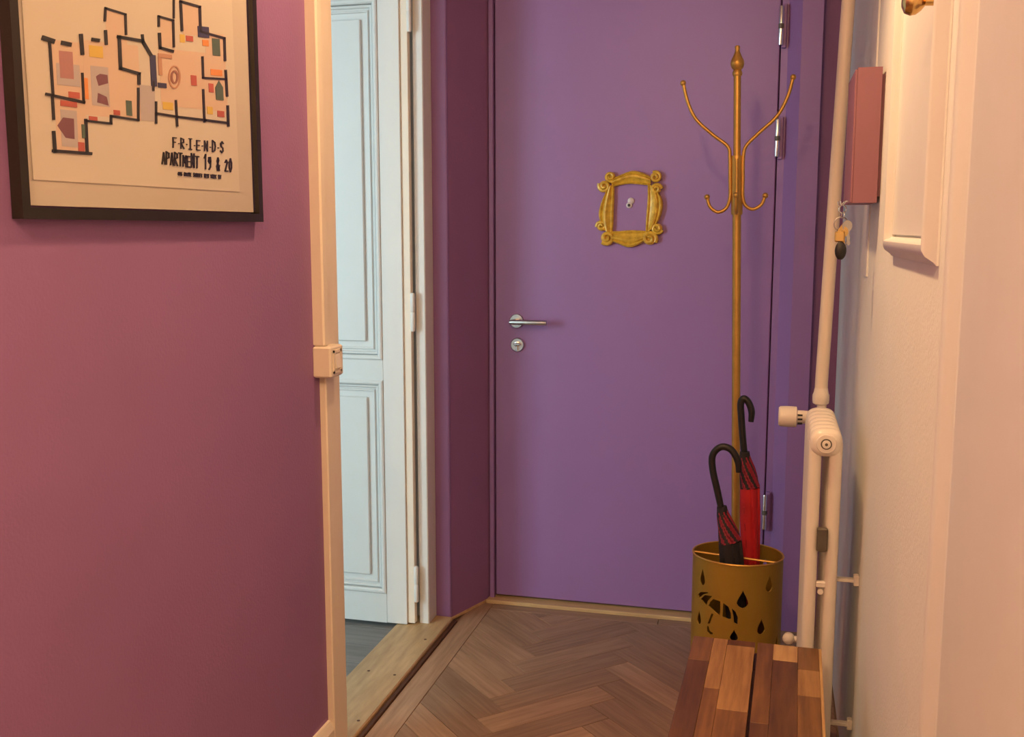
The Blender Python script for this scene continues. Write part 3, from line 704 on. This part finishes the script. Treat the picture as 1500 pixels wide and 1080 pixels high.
# ------------------------------------------------------------------ radiator, valve, riser pipe
rd = thing('radiator', (0.13, 2.57, 0), 'white two-column tubular radiator on the right wall behind the bench', 'radiator')
RY, RN, RP = 2.425, 7, 0.046
xa, xb, rt = 0.1075, 0.1535, 0.0150
z0r, z1r = 0.125, 0.912
for i in range(RN):
    y = RY + i * RP
    s = MB()
    for x in (xa, xb): s.lathe([(rt, z0r), (rt, z1r)], (x, y, 0), n=14)
    for z in (z0r, z1r):
        pts = []
        for k in range(28):
            a = 2 * PI * k / 28; ca, sa = math.cos(a), math.sin(a)
            pts.append(((xa + xb) / 2 + math.copysign(abs(ca) ** .75, ca) * .0365, z + math.copysign(abs(sa) ** .75, sa) * .033))
        cxm = (xa + xb) / 2
        rings = [[(cxm + (u - cxm) * k_, y + dy, z + (v - z) * k_) for u, v in pts] for dy, k_ in ((-.0232, .58), (-.0205, .74), (-.015, .91), (-.006, 1.0), (.006, 1.0), (.015, .91), (.0205, .74), (.0232, .58))]
        s.loft(rings, True)
    s.build('section', M['rad_white'], rd, True)
mb = MB(); cxm = (xa + xb) / 2
mb.lathe([(.0225, RY - .019), (.0225, RY - .025), (.021, RY - .027)], (cxm, 0, z1r), 'y', 24)
pl = mb.build('end_plug', M['rad_white'], rd, True)
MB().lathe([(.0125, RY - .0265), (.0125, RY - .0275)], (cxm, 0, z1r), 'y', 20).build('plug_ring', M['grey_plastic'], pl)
MB().lathe([(.0095, RY - .027), (.0095, RY - .031), (.004, RY - .0315)], (cxm, 0, z1r), 'y', 18).build('vent_screw', M['rad_white'], pl, True)
MB().lathe([(.0035, RY - .0312), (.0035, RY - .0322)], (cxm, 0, z1r), 'y', 10).build('screw_slot', M['grey_plastic'], pl)
YE = RY + (RN - 1) * RP
MB().tube([(cxm, YE + .015, z1r), (cxm, YE + .05, z1r), (cxm + .004, YE + .075, z1r + .012), (cxm + .006, YE + .08, z1r + .06)], .0125, 12, sm=4).build('valve_pipe', M['rad_white'], rd, True)
mb = MB(); mb.lathe([(.016, 0.080), (.016, 0.118), (.013, .132)], (0, YE + .055, z1r - .003), 'x', 18)
mb.build('valve_body', M['rad_white'], rd, True)
th_ = MB(); n = 24
prof = [(.012, .0405), (.0165, .0400), (.0195, .036), (.0215, .028), (.0215, .012), (.0205, .0)]
X0 = 0.026
rings = []
for r, h in [(.011, .082), (.017, .080), (.017, .066), (.0175, .0645), (.0175, .048), (.0265, .0455), (.0272, .020), (.0262, .004), (.023, 0.0), (.006, -.0005)]:
    rings.append([(X0 + h, YE + .055 + (r * (1 + (.03 if (k % 2 and .003 < h < .046) else 0))) * math.cos(2 * PI * k / 36), z1r - .003 + r * (1 + (.03 if (k % 2 and .003 < h < .046) else 0)) * math.sin(2 * PI * k / 36)) for k in range(36)])
th_.loft(rings, True); tk = th_.build('thermostat_knob', M['rad_white'], rd, True)
for a in (-2.2, -1.75, -1.3, 2.7, 3.3):
    yy_, zz_ = YE + .055 + .0178 * math.cos(a), z1r - .003 + .0178 * math.sin(a)
    MB().box(X0 + .0485, X0 + .0605, yy_ - .002, yy_ + .002, zz_ - .002, zz_ + .002).build('scale_mark', M['black'], tk)
mb = MB(); mb.box(cxm - .012, cxm + .012, RY - .022, RY - .006, .655, .712, .003)
mb.build('heat_meter', M['grey_plastic'], rd)
mb = MB(); mb.box(cxm - .009, cxm + .012, RY - .012, RY + .004, .566, .580, .002); mb.lathe([(.0065, RY - .012), (.0065, RY - .002)], (cxm + .001, 0, .556), 'y', 12)
mb.build('clip', M['rad_white'], rd, True)
for z in (.575, .215):
    mb = MB(); mb.box(xb + .008, XR + .001, RY + .028, RY + .044, z - .004, z + .004, .001); mb.box(XR - .012, XR + .001, RY + .026, RY + .046, z - .012, z + .014, .002)
    mb.build('wall_bracket', M['rad_white'], rd)
mb = MB(); mb.sphere((xa - .034, YE + .05, .30), .017, sc=(1, 1, 1)); mb.tube([(xa - .03, YE + .05, .30), (cxm, YE + .05, .30)], .009, 10)
mb.build('lower_valve', M['rad_white'], rd, True)
mb = MB(); mb.tube([(cxm, YE + .05, .30), (cxm, YE + .05, z0r), (cxm, YE + .012, z0r)], .009, 10); mb.build('return_pipe', M['rad_white'], rd, True)
for y in (RY + RP, YE - RP):
    MB().box(cxm - .016, cxm + .016, y - .012, y + .012, 0.0, z0r - .02, .002).build('foot', M['rad_white'], rd)
hp = MB().tube([(cxm + .002, YE + .08, z1r + .05), (cxm + .002, YE + .08, z1r + .09), (.180, YE + .08, ZC)], .0165, 14)
MB().lathe([(.014, .940), (.0205, .944), (.0215, .952), (.0215, .966), (.0190, .972), (.0168, .985)], (cxm + .002, YE + .08, 0), n=18).build('pipe_union', M['rad_white'], rd, True)
tag(hp.build('heating_pipe', M['cream_paint'], None, True, origin=(cxm + .002, YE + .08, z1r + .05)), 'cream painted heating pipe rising from the radiator to the ceiling', 'pipe')

# ------------------------------------------------------------------ key box and keys
kb = thing('key_box', (XR, 2.47, 1.455), 'dusty pink metal key box mounted high on the white wall', 'key box')
KX, KY0, KY1, KZ0, KZ1 = 0.1575, 2.385, 2.60, 1.456, 1.744
MB().box(KX + .005, XR - .007, KY0, KY0 + .003, KZ0, KZ1).build('side_panel', M['pink_metal'], kb)
MB().box(KX + .005, XR - .007, KY1 - .003, KY1, KZ0, KZ1).build('side_panel', M['pink_metal'], kb)
MB().box(KX + .005, XR - .007, KY0 + .003, KY1 - .003, KZ1 - .003, KZ1).build('top_panel', M['pink_metal'], kb)
MB().box(KX + .005, XR - .007, KY0 + .003, KY1 - .003, KZ0, KZ0 + .003).build('bottom_panel', M['pink_metal'], kb)
MB().box(XR - .008, XR, KY0 + .014, KY1 - .014, KZ0 + .014, KZ1 - .014).build('back_panel', M['pink_metal'], kb)
MB().box(XR - .010, XR - .007, KY0 + .003, KY1 - .003, KZ0 + .003, KZ1 - .003).build('rear_sheet', M['pink_metal'], kb)
MB().box(KX, KX + .005, KY0, KY1, KZ0, KZ1 - .004, .001).build('front_door', M['pink_metal'], kb)
for y in (2.42, 2.50):
    MB().tube([(KX + .003, y, KZ0 + .004), (KX - .006, y, KZ0 + .004), (KX - .012, y, KZ0 - .004), (KX - .016, y, KZ0 - .003), (KX - .018, y, KZ0 + .006)], .0014, 6, sm=3).build('hook', M['chrome'], kb, True)
kx, ky = KX - .0125, 2.42
ks = thing('key_bunch', (kx, ky, 1.36), 'bunch of keys with a brass tag and black fob hanging from the pink key box', 'keys')
def torus(c, R, r, ax, n=20, tilt=0):
    pts = []
    for k in range(n + 1):
        a = 2 * PI * k / n
        p = Vector((R * math.cos(a), 0, R * math.sin(a)))
        p = Matrix.Rotation(ax, 3, 'Z') @ p
        pts.append(Vector(c) + p)
    return MB().tube(pts, r, 6, caps=False)
torus((kx, ky, KZ0 - .013), .009, .0014, .5).build('link_ring', M['chrome'], ks, True)
torus((kx + .001, ky, KZ0 - .026), .008, .0014, 1.9).build('link_ring', M['chrome'], ks, True)
torus((kx - .002, ky, KZ0 - .046), .0155, .0016, .25).build('split_ring', M['steel'], ks, True)
def key(c, ang, m, name, ln=.045, tw=0.0):
    mb = MB(); R = Matrix.Rotation(tw, 3, 'Z') @ Matrix.Rotation(ang, 3, 'Y')
    def fn(u, v, d): return tuple(Vector(c) + R @ Vector((u, d, v)))
    head = [(.0115 * math.cos(2 * PI * k / 14), -.010 + .0125 * math.sin(2 * PI * k / 14)) for k in range(14)]
    mb.prism(head, -.0011, .0011, fn)
    mb.prism([(-.004, -.02), (-.004, -ln), (-.001, -ln - .004), (.0035, -ln), (.0035, -ln + .006), (.0025, -ln + .009), (.0042, -ln + .013), (.0028, -ln + .017), (.004, -.02)], -.0009, .0009, fn)
    return mb.build(name, m, ks)
key((kx + .010, ky - .004, KZ0 - .040), -.12, M['steel'], 'key', .05, .3)
key((kx + .008, ky + .003, KZ0 - .047), .10, M['brass_key'], 'key', .05, -.2)
key((kx + .002, ky - .006, KZ0 - .053), -.05, M['brass_key'], 'key', .046, .1)
mb = MB(); mb.box(kx - .015, kx + .007, ky - .010, ky - .004, KZ0 - .086, KZ0 - .062, .003); mb.build('brass_tag', M['brass_key'], ks)
MB().sphere((kx - .001, ky - .008, KZ0 - .105), .0125, 16, 10, (1.0, .45, 1.65)).build('fob', M['black'], ks, True)
MB().tube([(kx, ky - .006, KZ0 - .06), (kx - .001, ky - .008, KZ0 - .095)], .0015, 6).build('fob_strap', M['black'], ks)
MB().box(kx + .009, kx + .0115, ky - .006, ky + .004, KZ0 - .112, KZ0 - .085, .001).build('key_blade', M['steel'], ks)

# ------------------------------------------------------------------ meter cabinet on the right wall
mc = thing('meter_cabinet', (XR, 1.83, 1.35), 'white moulded meter cabinet door with a brass knob on the right wall', 'cabinet')
cy0, cy1, cz0, cz1, mw, mp = 1.515, 2.085, 1.349, 2.12, .036, .021
MB().box(XR - .006, XR, cy0 + mw - .004, cy1 - mw + .004, cz0 + mw + .004, cz1 - mw).build('door_panel', M['white_paint'], mc)
prof = [(0, 0), (.000, .003), (.004, .006), (.012, .017), (.020, mp), (.028, mp), (.031, .018), (.033, .010), (.036, .007), (.036, 0)]
def mould(a, b, inw):
    """mitred moulding from corner a to b (y, z); inw = unit vector to the inside"""
    a, b, inw = Vector(a), Vector(b), Vector(inw); d = (b - a).normalized(); rings = [[], []]
    for u, h in prof:
        p, r = a + inw * u + d * u, b + inw * u - d * u
        rings[0].append((XR - h, p.x, p.y)); rings[1].append((XR - h, r.x, r.y))
    return MB().loft(rings, True).build('moulding', M['white_paint'], mc, True)
mould((cy0, cz0), (cy1, cz0), (0, 1)); mould((cy0, cz1), (cy1, cz1), (0, -1)); mould((cy0, cz0), (cy0, cz1), (1, 0)); mould((cy1, cz0), (cy1, cz1), (-1, 0))
kc = (1.590, 1.716)
MB().lathe([(.013, XR - .005), (.013, XR - .009), (.0065, XR - .012), (.006, XR - .026), (.0125, XR - .031), (.0175, XR - .038), (.0185, XR - .045), (.0150, XR - .053), (.007, XR - .057)], (0, kc[0], kc[1]), 'x', 20).build('knob', M['brass'], mc, True)

# ------------------------------------------------------------------ near casing on the right wall
mb = MB()
mb.prism([(XR + .002, 1.345), (XR - .012, 1.342), (XR - .020, 1.333), (XR - .022, 1.318), (XR - .018, 1.300), (XR - .008, 1.288), (XR - .006, 1.268), (XR - .010, 1.250), (XR - .014, 1.235), (XR - .014, .62), (XR + .002, .62)],
         0.0, ZC, lambda u, v, d: (u, v, d))
struct(mb.build('trim_8', M['white_paint'], None, True), 'white moulded door casing on the right wall beside the meter cabinet', 'casing')
jm = MB().box(XR - .004, XR + .002, 2.60, 2.74, 1.285, ZC, .001)
struct(jm.build('trim_9', M['white_paint']), 'thin white vertical wall strip beside the key box', 'wall strip')
